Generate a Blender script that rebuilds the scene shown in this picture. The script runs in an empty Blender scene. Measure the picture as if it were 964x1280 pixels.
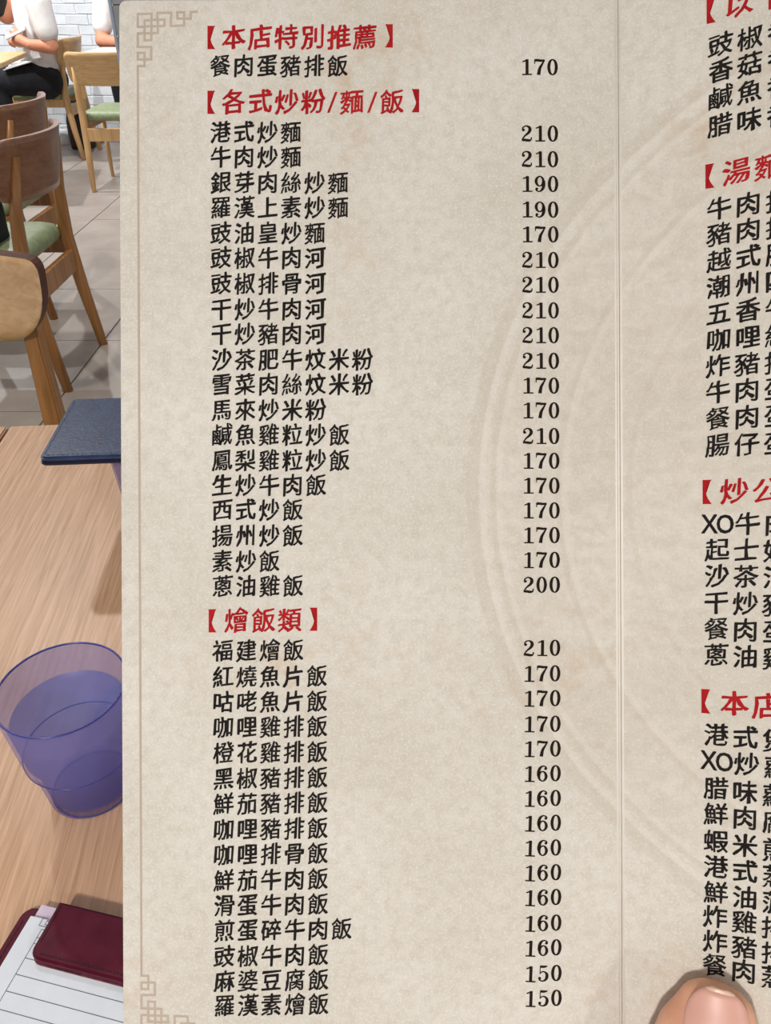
import bpy, bmesh, math, random
from mathutils import Vector, Matrix, noise
random.seed(7)
scn = bpy.context.scene
COL = scn.collection
R = math.radians

# ------------------------------------------------------------------ camera
FPX, CX, CY = 970.0, 482.0, 640.0          # focal length and centre in pixels of the 964x1280 frame
PITCH, CAMZ = R(35.0), 1.20
SP, CP = math.sin(PITCH), math.cos(PITCH)
cam_d = bpy.data.cameras.new('camera')
cam_d.sensor_fit = 'VERTICAL'; cam_d.sensor_height = 36.0
cam_d.lens = FPX / 1280.0 * 36.0
cam_d.clip_start = 0.01; cam_d.clip_end = 60
cam = bpy.data.objects.new('camera', cam_d); COL.objects.link(cam)
cam.location = (0, 0, CAMZ); cam.rotation_euler = (math.pi/2 - PITCH, 0, 0)
scn.camera = cam

def W(x, y, z):                              # pixel -> point on the horizontal plane z
    a, u = (x-CX)/FPX, (CY-y)/FPX
    t = (CAMZ-z)/(SP-CP*u)
    return Vector((a*t, (CP+SP*u)*t, z))
def WY(x, y, Y):                             # pixel -> point on the upright plane at distance Y
    a, u = (x-CX)/FPX, (CY-y)/FPX
    t = Y/(CP+SP*u)
    return Vector((a*t, Y, CAMZ-(SP-CP*u)*t))

# ------------------------------------------------------------------ world, light, exposure
wd = bpy.data.worlds.new('room_light'); scn.world = wd; wd.use_nodes = True
bg = wd.node_tree.nodes['Background']
bg.inputs[0].default_value = (0.93, 0.96, 1.0, 1); bg.inputs[1].default_value = 0.55
scn.view_settings.view_transform = 'Standard'
scn.view_settings.look = 'None'
scn.view_settings.exposure = 0.0
scn.cycles.transparent_max_bounces = 24
scn.view_settings.gamma = 1.0
scn.view_settings.use_curve_mapping = False
CEIL = 2.85
# Ceiling downlights of the dining room; all are above the frame. What tells of each in the photograph:
#   cup shadow thrown to the far left; thumb shadow thrown to the right; the bright dots on the water;
#   the crisp chair shadows on the far floor and the bright brick wall.
# x, y, watts, colour, radius, spot cone, label, place
LAMPS = [(2.6, -2.5, 240, (1.0, .95, .89), .08, 150, 'round white ceiling downlight behind the reader, over the near table end', 'over_near_table_end'),
         (-0.9, -1.9, 215, (1.0, .95, .90), .12, 150, 'round white ceiling downlight behind the reader, on the order pad side', 'behind_reader'),
         (-1.3, 2.28, 85, (1.0, .96, .91), .05, 140, 'round white ceiling downlight over the aisle between oak table and brown chairs', 'over_aisle'),
         (-2.0, 5.0, 175, (.97, .98, 1.0), .03, 130, 'round white ceiling downlight over the pale chair by the pillar', 'over_pale_chair'),
         (-3.2, 5.6, 225, (.95, .98, 1.0), .03, 130, 'round white ceiling downlight over the phone user', 'over_phone_user')]

# ------------------------------------------------------------------ materials
MATS = {}
def mat(name, col, rough=.5, metal=0, spec=.5, coat=0, emit=None, estr=0):
    if name in MATS: return MATS[name]
    m = bpy.data.materials.new(name); m.use_nodes = True
    b = m.node_tree.nodes['Principled BSDF']
    b.inputs['Base Color'].default_value = (*col, 1)
    b.inputs['Roughness'].default_value = rough
    b.inputs['Metallic'].default_value = metal
    b.inputs['Specular IOR Level'].default_value = spec
    b.inputs['Coat Weight'].default_value = coat
    if emit:
        b.inputs['Emission Color'].default_value = (*emit, 1); b.inputs['Emission Strength'].default_value = estr
    MATS[name] = m
    return m
def lin(r, g, b):
    f = lambda v: ((v/255+.055)/1.055)**2.4 if v > 10 else v/255/12.92
    return (f(r), f(g), f(b))
class NT:
    def __init__(s, m): s.t = m.node_tree; s.n = s.t.nodes; s.b = s.n['Principled BSDF']
    def new(s, k, **kw):
        n = s.n.new(k)
        for a, v in kw.items(): setattr(n, a, v)
        return n
    def link(s, a, b): s.t.links.new(a, b)
    def coords(s, kind='Object', scale=(1,1,1), rot=(0,0,0)):
        tc = s.new('ShaderNodeTexCoord'); mp = s.new('ShaderNodeMapping')
        mp.inputs['Scale'].default_value = scale; mp.inputs['Rotation'].default_value = rot
        s.link(tc.outputs[kind], mp.inputs[0]); return mp.outputs[0]
    def noise(s, vec, scale, detail=4, rough=.5, dist=0):
        n = s.new('ShaderNodeTexNoise'); s.link(vec, n.inputs['Vector'])
        n.inputs['Scale'].default_value = scale; n.inputs['Detail'].default_value = detail
        n.inputs['Roughness'].default_value = rough; n.inputs['Distortion'].default_value = dist
        return n.outputs['Fac']
    def ramp(s, fac, stops):
        r = s.new('ShaderNodeValToRGB'); s.link(fac, r.inputs[0])
        e = r.color_ramp.elements
        while len(e) < len(stops): e.new(.5)
        for k, (p, c) in enumerate(stops):
            e[k].position = p; e[k].color = (*c, 1) if len(c) == 3 else c
        return r.outputs[0]
    def mix(s, a, b, fac, mode='MIX'):
        m = s.new('ShaderNodeMix', data_type='RGBA', blend_type=mode)
        for sock, v in ((m.inputs[6], a), (m.inputs[7], b), (m.inputs[0], fac)):
            if isinstance(v, (int, float)): sock.default_value = v
            elif isinstance(v, tuple): sock.default_value = (*v, 1)
            else: s.link(v, sock)
        return m.outputs[2]
    def math(s, op, a, b=0.0, c=0.0):
        m = s.new('ShaderNodeMath', operation=op)
        for i, v in enumerate((a, b, c)):
            if isinstance(v, (int, float)): m.inputs[i].default_value = v
            else: s.link(v, m.inputs[i])
        return m.outputs[0]
    def bump(s, h, strength, dist=.001):
        b = s.new('ShaderNodeBump'); b.inputs['Strength'].default_value = strength; b.inputs['Distance'].default_value = dist
        s.link(h, b.inputs['Height']); s.link(b.outputs[0], s.b.inputs['Normal'])

def wood(name, dark, light, axis='Y', scale=1.0, rough=.4, contrast=1.0, coat=0.0, band=.35):
    m = mat(name, light, rough, coat=coat); t = NT(m)
    st = {'X': (3, 90, 90), 'Y': (90, 3, 90), 'Z': (90, 90, 3)}[axis]
    v = t.coords('Object', tuple(k*scale for k in st))
    f1 = t.noise(v, 1.0, 6, .6, .6); 
    v2 = t.coords('Object', tuple(k*scale*.22 for k in st)); f2 = t.noise(v2, 1.0, 3, .5, 1.0)
    f = t.math('ADD', t.math('MULTIPLY', f1, 1-band), t.math('MULTIPLY', f2, band))
    c = t.ramp(f, [(.5-.16/contrast, dark), (.5+.10/contrast, light)])
    t.link(c, t.b.inputs['Base Color']); t.bump(f1, .08, .0006)
    return m
def mottled(name, a, b, scale, rough=.5, bump=.1, bdist=.001, spec=.5, lo=.35, hi=.65, coat=0):
    m = mat(name, a, rough, spec=spec, coat=coat); t = NT(m)
    v = t.coords('Object'); f = t.noise(v, scale, 5, .6)
    t.link(t.ramp(f, [(lo, a), (hi, b)]), t.b.inputs['Base Color'])
    if bump: t.bump(t.noise(v, scale*4, 3), bump, bdist)
    return m

M_table = wood('oak_laminate', lin(180, 136, 100), lin(222, 182, 148), 'Y', 4.2, .42, .75, band=.12)
M_table_edge = wood('oak_edge', lin(150, 112, 84), lin(190, 152, 120), 'X', 1.5, .45)
M_oak_board = wood('light_oak_veneer', lin(194, 148, 98), lin(226, 186, 138), 'X', .8, .3, 1.0, .2)
M_walnut = wood('brown_stained_veneer', lin(118, 76, 48), lin(150, 103, 72), 'X', .8, .3, 1.0, .3)
M_brown_edge = wood('dark_ply_edge', lin(70, 36, 22), lin(100, 54, 34), 'X', 1, .6)
M_frame = wood('golden_oak_frame', lin(138, 90, 44), lin(180, 126, 72), 'Z', .8, .35)
M_pale = wood('lit_pale_frame', lin(200, 152, 96), lin(226, 184, 130), 'Z', .7, .4)  # far chairs' strong lighting put into the wood colour as paleness
M_pale_board = wood('lit_pale_veneer', lin(198, 152, 98), lin(226, 186, 134), 'X', .7, .4)  # board wood, likewise coloured pale as under strong light
M_cush = mottled('sage_vinyl', lin(128, 140, 104), lin(148, 160, 122), 30, .45, .05)
M_floor = mottled('grey_porcelain_tile', lin(154, 142, 133), lin(176, 165, 155), 3.5, .38, .03)
M_grout = mottled('grout', lin(120, 114, 108), lin(138, 132, 126), 40, .9)
M_brick = mottled('white_painted_brick', lin(226, 230, 234), lin(240, 243, 246), 12, .6, .25, .003)
M_mortar = mottled('white_painted_mortar', lin(206, 210, 216), lin(220, 224, 229), 30, .8)
M_ceil = mat('ceiling_white', lin(235, 235, 232), .8)
M_greytile = mottled('grey_wall_tile', lin(158, 161, 164), lin(176, 179, 182), 8, .4)
M_steel = mat('brushed_aluminium_trim', lin(190, 198, 210), .3, 1)
M_navy = mottled('navy_leatherette', lin(24, 44, 82), lin(38, 62, 104), 60, .34, .35, .0006)
M_navy_edge = mat('navy_edge', lin(16, 24, 48), .5)
M_maroon = mottled('maroon_leatherette', lin(78, 16, 36), lin(94, 24, 45), 70, .5, .08, .0003, spec=.25)
M_maroon_edge = mottled('maroon_edge', lin(72, 22, 36), lin(120, 56, 70), 160, .5)
M_stitch = mat('maroon_stitch', lin(52, 10, 26), .6)
M_pad = mottled('order_pad_paper', lin(222, 230, 240), lin(230, 236, 244), 60, .8, .02)
M_pink = mat('pink_slip', lin(222, 205, 226), .8)
M_rule = mat('grey_rule_ink', lin(92, 98, 112), .8)
M_ink = mottled('black_menu_ink', lin(30, 27, 26), lin(40, 36, 34), 90, .9, 0, spec=.1)
M_ink_brown = mat('brown_black_price_ink', lin(38, 29, 24), .9, spec=.1)
M_red = mottled('red_menu_ink', lin(164, 22, 28), lin(182, 32, 36), 90, .85, 0, spec=.15)
M_tan = mottled('tan_ornament_ink', lin(184, 165, 148), lin(194, 176, 158), 90, .8, 0)
M_skin = mat('hand_skin', lin(226, 168, 138), .5)
t = NT(M_skin); v = t.coords('Object')
t.link(t.ramp(t.noise(v, 60, 5, .6), [(.3, lin(218, 154, 124)), (.7, lin(234, 182, 152))]), t.b.inputs['Base Color'])
t.b.inputs['Subsurface Weight'].default_value = .15; t.b.inputs['Subsurface Radius'].default_value = (.004, .0015, .0008)
t.b.inputs['Subsurface Scale'].default_value = 1.0
t.bump(t.noise(v, 900, 3), .25, .0004)
M_nail = mat('finger_nail', lin(222, 168, 152), .4, coat=.05)
M_nail_tip = mat('nail_free_edge', lin(236, 196, 172), .35)
M_skin_far = mottled('arm_skin', lin(206, 132, 100), lin(222, 152, 120), 14, .55, 0)
M_white_cloth = mottled('white_cotton', lin(226, 222, 220), lin(238, 235, 233), 18, .9, .3, .004)
M_black_cloth = mottled('black_trouser_cloth', lin(14, 15, 20), lin(28, 29, 36), 14, .85, .3, .004)
M_hair = mottled('black_hair', lin(16, 14, 16), lin(30, 27, 28), 40, .5, .4, .004)
M_white_plastic = mat('white_plastic', lin(232, 234, 236), .35)
M_screen = mat('dark_phone_screen', lin(28, 30, 36), .15)
M_bag_brown = mottled('dark_brown_bag', lin(44, 30, 26), lin(66, 46, 40), 20, .6, .2)
M_shoe = mottled('white_canvas', lin(222, 226, 230), lin(236, 238, 240), 30, .8, .2)
M_news = mottled('newsprint', lin(196, 194, 190), lin(226, 226, 222), 50, .85)
M_lamp = mat('lamp_diffuser', (1, 1, 1), .5, emit=(1, .96, .9), estr=12)
M_lamp_ring = mat('lamp_ring', lin(230, 230, 228), .4)
M_whitetable = mat('white_laminate', lin(226, 224, 222), .3)

# menu paper: mottled cream, faint stains, faint round medallion (UV carries menu pixels / 1000)
def paper_material():
    m = mat('menu_paper', lin(222, 213, 197), .55, spec=.3); t = NT(m)
    uv = t.new('ShaderNodeUVMap'); uv.uv_map = 'print'
    v = uv.outputs[0]
    big = t.ramp(t.noise(v, 5, 4, .55), [(.35, lin(210, 203, 190)), (.65, lin(221, 215, 204))])
    mid = t.noise(v, 70, 5, .7)
    c = t.mix(big, lin(194, 182, 164), t.math('MULTIPLY', t.ramp(mid, [(.42, (0,0,0)), (.72, (1,1,1))]), .62))
    fine = t.noise(v, 330, 2, .6)
    c = t.mix(c, lin(244, 239, 230), t.math('MULTIPLY', t.ramp(fine, [(.5, (0,0,0)), (.75, (1,1,1))]), .5))
    # tea coloured stains
    st = t.math('MULTIPLY', t.ramp(t.noise(v, 3.1, 3, .5), [(.56, (0,0,0)), (.70, (1,1,1))]),
                t.ramp(t.noise(v, 26, 5, .7), [(.48, (0,0,0)), (.66, (1,1,1))]))
    c = t.mix(c, lin(200, 170, 138), t.math('MULTIPLY', st, .55))
    # medallion rings
    sep = t.new('ShaderNodeSeparateXYZ'); t.link(v, sep.inputs[0])
    dx = t.math('SUBTRACT', sep.outputs[0], 1.146); dy = t.math('SUBTRACT', sep.outputs[1], -.615)
    r = t.math('SQRT', t.math('ADD', t.math('MULTIPLY', dx, dx), t.math('MULTIPLY', dy, dy)))
    def band(r0, w, soft=.004):
        d = t.math('ABSOLUTE', t.math('SUBTRACT', r, r0))
        mr = t.new('ShaderNodeMapRange'); mr.interpolation_type = 'SMOOTHSTEP'
        t.link(d, mr.inputs[0]); mr.inputs[1].default_value = w/2; mr.inputs[2].default_value = w/2+soft
        mr.inputs[3].default_value = 1; mr.inputs[4].default_value = 0
        return mr.outputs[0]
    inside = t.new('ShaderNodeMapRange'); t.link(r, inside.inputs[0])
    inside.inputs[1].default_value = .50; inside.inputs[2].default_value = .56; inside.inputs[3].default_value = 1; inside.inputs[4].default_value = 0
    vor = t.new('ShaderNodeTexVoronoi', feature='DISTANCE_TO_EDGE'); vor.inputs['Scale'].default_value = 22
    wob = t.mix(v, t.new('ShaderNodeTexNoise').outputs['Color'], 0.0)
    nz = t.new('ShaderNodeTexNoise'); t.link(v, nz.inputs['Vector']); nz.inputs['Scale'].default_value = 14
    wv = t.mix(v, nz.outputs['Color'], .05); t.link(wv, vor.inputs['Vector'])
    lines = t.ramp(vor.outputs['Distance'], [(.03, (1,1,1)), (.11, (0,0,0))])
    wav = t.new('ShaderNodeTexWave', wave_type='RINGS'); t.link(wv, wav.inputs['Vector'])
    wav.inputs['Scale'].default_value = 9; wav.inputs['Distortion'].default_value = 9; wav.inputs['Detail'].default_value = 2
    swirl = t.ramp(wav.outputs['Fac'], [(.62, (0,0,0)), (.9, (1,1,1))])
    c = t.mix(c, lin(196, 181, 162), t.math('MULTIPLY', inside.outputs[0], .16))
    c = t.mix(c, lin(232, 224, 210), t.math('MULTIPLY', t.math('MULTIPLY', inside.outputs[0], lines), .15))
    c = t.mix(c, lin(188, 172, 152), t.math('MULTIPLY', t.math('MULTIPLY', inside.outputs[0], swirl), .12))
    for r0, w, col, k in ((.555, .012, lin(186,170,150), .5), (.543, .004, lin(236,228,216), .5), (.530, .003, lin(190,174,154), .5),
                          (.522, .003, lin(236,228,216), .4), (.448, .003, lin(190,174,154), .5), (.440, .004, lin(234,226,214), .4), (.36, .003, lin(190,174,154), .4)):
        c = t.mix(c, col, t.math('MULTIPLY', band(r0, w), k*.42))
    t.link(c, t.b.inputs['Base Color'])
    t.bump(mid, .05, .0003)
    return m
M_paper = paper_material()
M_spine = mottled('menu_fold_film', lin(236, 229, 217), lin(242, 236, 226), 120, .4, 0)
M_board_edge = mat('menu_board_edge', lin(226, 218, 206), .6)

def tumbler_material():
    m = bpy.data.materials.new('frosted_blue_plastic'); m.use_nodes = True
    t = NT(m); b = t.b
    b.inputs['Base Color'].default_value = (*lin(158, 150, 200), 1); b.inputs['Roughness'].default_value = .32
    tl = t.new('ShaderNodeBsdfTranslucent'); tl.inputs[0].default_value = (*lin(168, 164, 216), 1)
    m1 = t.new('ShaderNodeMixShader'); m1.inputs[0].default_value = .5
    t.link(b.outputs[0], m1.inputs[1]); t.link(tl.outputs[0], m1.inputs[2])
    tr = t.new('ShaderNodeBsdfTransparent'); tr.inputs[0].default_value = (.91, .90, .98, 1)
    mx = t.new('ShaderNodeMixShader'); mx.inputs[0].default_value = .34
    t.link(tr.outputs[0], mx.inputs[1]); t.link(m1.outputs[0], mx.inputs[2]); t.link(mx.outputs[0], t.n['Material Output'].inputs[0])
    return m
M_tumbler = tumbler_material()
def water_material():
    m = bpy.data.materials.new('water_in_blue_cup'); m.use_nodes = True
    t = NT(m); b = t.b
    b.inputs['Base Color'].default_value = (*lin(112, 140, 226), 1); b.inputs['Roughness'].default_value = .03
    tr = t.new('ShaderNodeBsdfTransparent'); tr.inputs[0].default_value = (.80, .86, .995, 1)
    mx = t.new('ShaderNodeMixShader'); mx.inputs[0].default_value = .13
    t.link(tr.outputs[0], mx.inputs[1]); t.link(b.outputs[0], mx.inputs[2]); t.link(mx.outputs[0], t.n['Material Output'].inputs[0])
    return m
M_water = water_material()
M_rim = mat('blue_plastic_rim', lin(62, 62, 140), .25)

# ------------------------------------------------------------------ mesh helpers
def link(name, me, m=None, parent=None, loc=None, rot=None):
    o = bpy.data.objects.new(name, me); COL.objects.link(o)
    if m is not None and me is not None:
        if len(me.materials): me.materials.clear()
        for x in (m if isinstance(m, (list, tuple)) else [m]): me.materials.append(x)
    if parent: o.parent = parent
    if loc is not None: o.location = loc
    if rot is not None: o.rotation_euler = rot
    return o
def empty(name, loc=(0,0,0), rz=0.0):
    o = bpy.data.objects.new(name, None); COL.objects.link(o); o.location = loc; o.rotation_euler = (0, 0, rz)
    o.empty_display_size = .05
    return o
def tag(o, label=None, cat=None, group=None, kind=None):
    for k, v in (('label', label), ('category', cat), ('group', group), ('kind', kind)):
        if v: o[k] = v
    return o
def bm_me(bm, name='m', smooth=False):
    bmesh.ops.recalc_face_normals(bm, faces=bm.faces)
    me = bpy.data.meshes.new(name); bm.to_mesh(me); bm.free()
    if smooth:
        for p in me.polygons: p.use_smooth = True
    return me
def box(bm, c, s, rz=0, bevel=0):
    r = bmesh.ops.create_cube(bm, size=1)
    vs = r['verts']
    mtx = Matrix.Translation(c) @ Matrix.Rotation(rz, 4, 'Z') @ Matrix.Diagonal((*s, 1))
    bmesh.ops.transform(bm, matrix=mtx, verts=vs)
    if bevel:
        es = list({e for v in vs for e in v.link_edges})
        bmesh.ops.bevel(bm, geom=es, offset=bevel, segments=2, affect='EDGES', profile=.5)
def boxme(c, s, rz=0, bevel=0):
    bm = bmesh.new(); box(bm, c, s, rz, bevel); return bm_me(bm)
def frame_of(d):
    d = d.normalized(); up = Vector((0,0,1)) if abs(d.z) < .9 else Vector((0,1,0))
    x = d.cross(up).normalized(); y = x.cross(d).normalized()
    return x, y
def loft(bm, pts, rad, seg=10, cap=True, round_ends=False, ref=None):
    """tube along pts; rad: list of r or (rx, ry)"""
    pts = [Vector(p) for p in pts]
    rad = [(r, r) if isinstance(r, (int, float)) else r for r in rad]
    if round_ends:
        P, Q = [], []
        d0 = (pts[0]-pts[1]).normalized(); d1 = (pts[-1]-pts[-2]).normalized()
        for k in (1, .86, .5):
            P.append(pts[0]+d0*(min(rad[0])*k)); q = math.sqrt(max(1-k*k, .002)); Q.append((rad[0][0]*q, rad[0][1]*q))
        P += pts; Q += rad
        for k in (.5, .86, 1):
            P.append(pts[-1]+d1*(min(rad[-1])*k)); q = math.sqrt(max(1-k*k, .002)); Q.append((rad[-1][0]*q, rad[-1][1]*q))
        pts, rad = P, Q
    rings = []
    X = None
    for i, p in enumerate(pts):
        d = (pts[min(i+1, len(pts)-1)]-pts[max(i-1, 0)]).normalized()
        if ref is not None:
            x = Vector(ref) - d*d.dot(Vector(ref)); x.normalize()
        elif X is None: x, _ = frame_of(d)
        else: x = (X - d*d.dot(X)).normalized()
        X = x; y = d.cross(x).normalized()
        rings.append([bm.verts.new(p + x*math.cos(a)*rad[i][0] + y*math.sin(a)*rad[i][1]) for a in [2*math.pi*k/seg for k in range(seg)]])
    for a, b in zip(rings, rings[1:]):
        for k in range(seg): bm.faces.new((a[k], a[(k+1) % seg], b[(k+1) % seg], b[k]))
    if cap:
        bm.faces.new(rings[0]); bm.faces.new(rings[-1])
def lathe(bm, prof, seg=48, c=(0,0,0)):
    rings = []
    for r, z in prof:
        if r < 1e-6: rings.append([bm.verts.new((c[0], c[1], c[2]+z))])
        else: rings.append([bm.verts.new((c[0]+r*math.cos(2*math.pi*k/seg), c[1]+r*math.sin(2*math.pi*k/seg), c[2]+z)) for k in range(seg)])
    for a, b in zip(rings, rings[1:]):
        for k in range(seg):
            q = [a[k % len(a)], a[(k+1) % len(a)], b[(k+1) % len(b)], b[k % len(b)]]
            u = []
            for x in q:
                if x not in u: u.append(x)
            if len(u) > 2: bm.faces.new(u)
def slab(outline, z0, z1, bevel=0):
    """prism from a 2D outline"""
    bm = bmesh.new()
    f = bm.faces.new([bm.verts.new((x, y, z0)) for x, y in outline])
    r = bmesh.ops.extrude_face_region(bm, geom=[f])
    bmesh.ops.translate(bm, vec=(0, 0, z1-z0), verts=[v for v in r['geom'] if isinstance(v, bmesh.types.BMVert)])
    if bevel:
        es = [e for e in bm.edges if abs(e.verts[0].co.z-e.verts[1].co.z) < 1e-6]
        bmesh.ops.bevel(bm, geom=es, offset=bevel, segments=2, affect='EDGES')
    return bm
def rrect(x0, y0, x1, y1, r, n=6, corners=(1,1,1,1)):
    """corners: lower-left, lower-right, upper-right, upper-left"""
    o = []
    for (cx, cy, a0, on, px, py) in ((x0+r, y0+r, 180, corners[0], x0, y0), (x1-r, y0+r, 270, corners[1], x1, y0),
                                     (x1-r, y1-r, 0, corners[2], x1, y1), (x0+r, y1-r, 90, corners[3], x0, y1)):
        if not on: o.append((px, py)); continue
        for k in range(n+1):
            a = R(a0+90*k/n); o.append((cx+r*math.cos(a), cy+r*math.sin(a)))
    return o
def remeshed(bm, voxel, smooth_it=4, name='body'):
    me = bm_me(bm, name); o = link(name, me)
    md = o.modifiers.new('r', 'REMESH'); md.mode = 'VOXEL'; md.voxel_size = voxel; md.use_smooth_shade = True
    if smooth_it:
        s = o.modifiers.new('s', 'SMOOTH'); s.iterations = smooth_it; s.factor = .5
    bpy.context.view_layer.update()
    dg = bpy.context.evaluated_depsgraph_get()
    out = bpy.data.meshes.new_from_object(o.evaluated_get(dg))
    bpy.data.objects.remove(o); bpy.data.meshes.remove(me)
    for p in out.polygons: p.use_smooth = True
    return out
def copy_tree(o, parent=None):
    c = o.copy(); COL.objects.link(c); c.parent = parent
    for ch in o.children: copy_tree(ch, c)
    return c

# ------------------------------------------------------------------ the setting
floor = link('floor', boxme((-.75, 3.2, -.02), (9.5, 10.4, .02)), M_grout); tag(floor, 'pale grey tiled restaurant floor with dark joints', 'floor', kind='structure')
TS, GAP = .60, .005
JX, JY = W(93, 474, 0).x, W(130, 361, 0).y
tile_me = boxme((0, 0, -.006), (TS-GAP, TS-GAP, .012), 0, .0015); tile_me.materials.append(M_floor)
for i in range(-6, 6):
    for j in range(-5, 7):
        x, y = JX+(i+.5)*TS, JY+(j+.5)*TS
        if y+TS/2 > 7.2: continue
        o = link('tile', tile_me, None, floor, (x, y, .0)); o.location.z = random.uniform(-.0008, 0)
WALLY = 7.15
M_farbrick = mat('white_brick_wall_beyond', lin(233, 236, 240), .6); t = NT(M_farbrick)
bt = t.new('ShaderNodeTexBrick'); tc = t.new('ShaderNodeTexCoord'); sx = t.new('ShaderNodeSeparateXYZ'); cxy = t.new('ShaderNodeCombineXYZ')
t.link(tc.outputs['Object'], sx.inputs[0]); t.link(sx.outputs[0], cxy.inputs[0]); t.link(sx.outputs[2], cxy.inputs[1]); t.link(cxy.outputs[0], bt.inputs['Vector'])
bt.inputs['Color1'].default_value = (*lin(228, 232, 236), 1); bt.inputs['Color2'].default_value = (*lin(240, 243, 246), 1); bt.inputs['Mortar'].default_value = (*lin(206, 210, 216), 1)
bt.inputs['Scale'].default_value = 1; bt.inputs['Brick Width'].default_value = .172; bt.inputs['Row Height'].default_value = .070; bt.inputs['Mortar Size'].default_value = .004
t.link(bt.outputs['Color'], t.b.inputs['Base Color'])
wall = link('wall_back', boxme((-.75, WALLY+.06, 1.42), (9.5, .1, 2.86)), M_farbrick); tag(wall, 'white painted brick wall behind the far diners', 'wall', kind='structure')
BH, BL = .070, .172
bricks = [boxme((0, 0, 0), (BL-.008, .03, BH-.007), 0, .004) for _ in range(3)]
for b in bricks:
    b.materials.append(M_brick)
    for v in b.vertices: v.co += Vector((random.uniform(-.002, .002), random.uniform(-.002, .002), random.uniform(-.002, .002)))
for r in range(19):
    for k in range(15):
        x = -3.95 + (k + (.5 if r % 2 else 0))*BL
        o = link('brick', random.choice(bricks), None, wall, (x, WALLY+.019+random.uniform(-.002, .002), BH*(r+.5)))
ceil = link('ceiling', boxme((-.75, 2.2, CEIL+.05), (9.5, 10.2, .1)), M_ceil); tag(ceil, 'plain white ceiling', 'ceiling', kind='structure')
# grey tiled pillar with a metal corner strip
pe = WY(143.5, 55, 4.5)
pil = link('wall_right', boxme((pe.x+.32, 4.66, 1.4), (.60, .30, 2.8)), M_grout); tag(pil, 'grey tiled pillar with aluminium corner strip', 'wall', kind='structure')
pt = boxme((0, 0, 0), (.285, .012, .128), 0, .002); pt.materials.append(M_greytile)
ps = boxme((0, 0, 0), (.012, .285, .128), 0, .002); ps.materials.append(M_greytile)
for r in range(21):
    for k in range(2): link('tile', pt, None, pil, (pe.x+.165+.30*k, 4.506, .066+.132*r))
    link('tile', ps, None, pil, (pe.x+.018, 4.665, .066+.132*r))
link('corner_strip', boxme((pe.x+.010, 4.502, 1.4), (.014, .014, 2.8), 0, .002), M_steel, pil)

# ------------------------------------------------------------------ ceiling lamps
for i, (x, y, w, c, rad, cone, lab, place) in enumerate(LAMPS):
    e = empty('ceiling_downlight_%s_offscreen' % place, (x, y, CEIL)); 
    tag(e, lab, 'lamp', 'ceiling downlights')
    bm = bmesh.new(); lathe(bm, [(.055, 0), (.075, 0), (.075, -.012), (.055, -.008), (.055, 0)], 24); link('trim_ring', bm_me(bm, smooth=True), M_lamp_ring, e)
    bm = bmesh.new(); lathe(bm, [(0, -.004), (.055, -.004), (.055, -.001), (0, -.001)], 24); link('diffuser_%s_offscreen' % place, bm_me(bm), M_lamp, e)
    ld = bpy.data.lights.new('bulb_%s_offscreen' % place, 'SPOT'); ld.energy = w; ld.color = c; ld.shadow_soft_size = rad
    ld.spot_size = R(cone); ld.spot_blend = .6
    lo = bpy.data.objects.new('bulb_%s_offscreen' % place, ld); COL.objects.link(lo); lo.parent = e; lo.location = (0, 0, -.03-rad)

# ------------------------------------------------------------------ tables at hand
TZ = .75
TA = math.atan2(W(18, 535, TZ).x-W(0, 563, TZ).x, W(18, 535, TZ).y-W(0, 563, TZ).y)   # bearing of the seam
far_l = W(12, 532.5, TZ)
def dining_table(name, label, org, wid, dep, rz):
    """org: far-left corner of the top; extends right wid, toward camera dep"""
    e = empty(name, (org.x, org.y, 0), rz); tag(e, label, 'table', 'oak dining tables at hand')
    bm = slab(rrect(.0007, -dep, wid-.0007, 0, .002), TZ-.028, TZ, .0015); link('tabletop', bm_me(bm), M_table, e)
    for sx in (.06, wid-.06):
        for sy in (-.06, -dep+.06):
            bm = bmesh.new(); loft(bm, [(sx, sy, 0), (sx, sy, TZ-.028)], [.02, .027], 12); link('leg', bm_me(bm, smooth=True), M_frame, e)
    link('apron', boxme((wid/2, -dep/2, TZ-.058), (wid-.16, dep-.16, .06)), M_table_edge, e)
    return e
rz = -TA
dining_table('dining_table', 'oak dining table carrying the tumblers and the order pad', far_l, 1.25, .78, rz)
off = Vector((math.cos(rz), math.sin(rz), 0))*-.752
dining_table('dining_table', 'oak dining table butted up to the one with the tumblers, left bare', far_l+off, .75, .78, rz)

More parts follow.
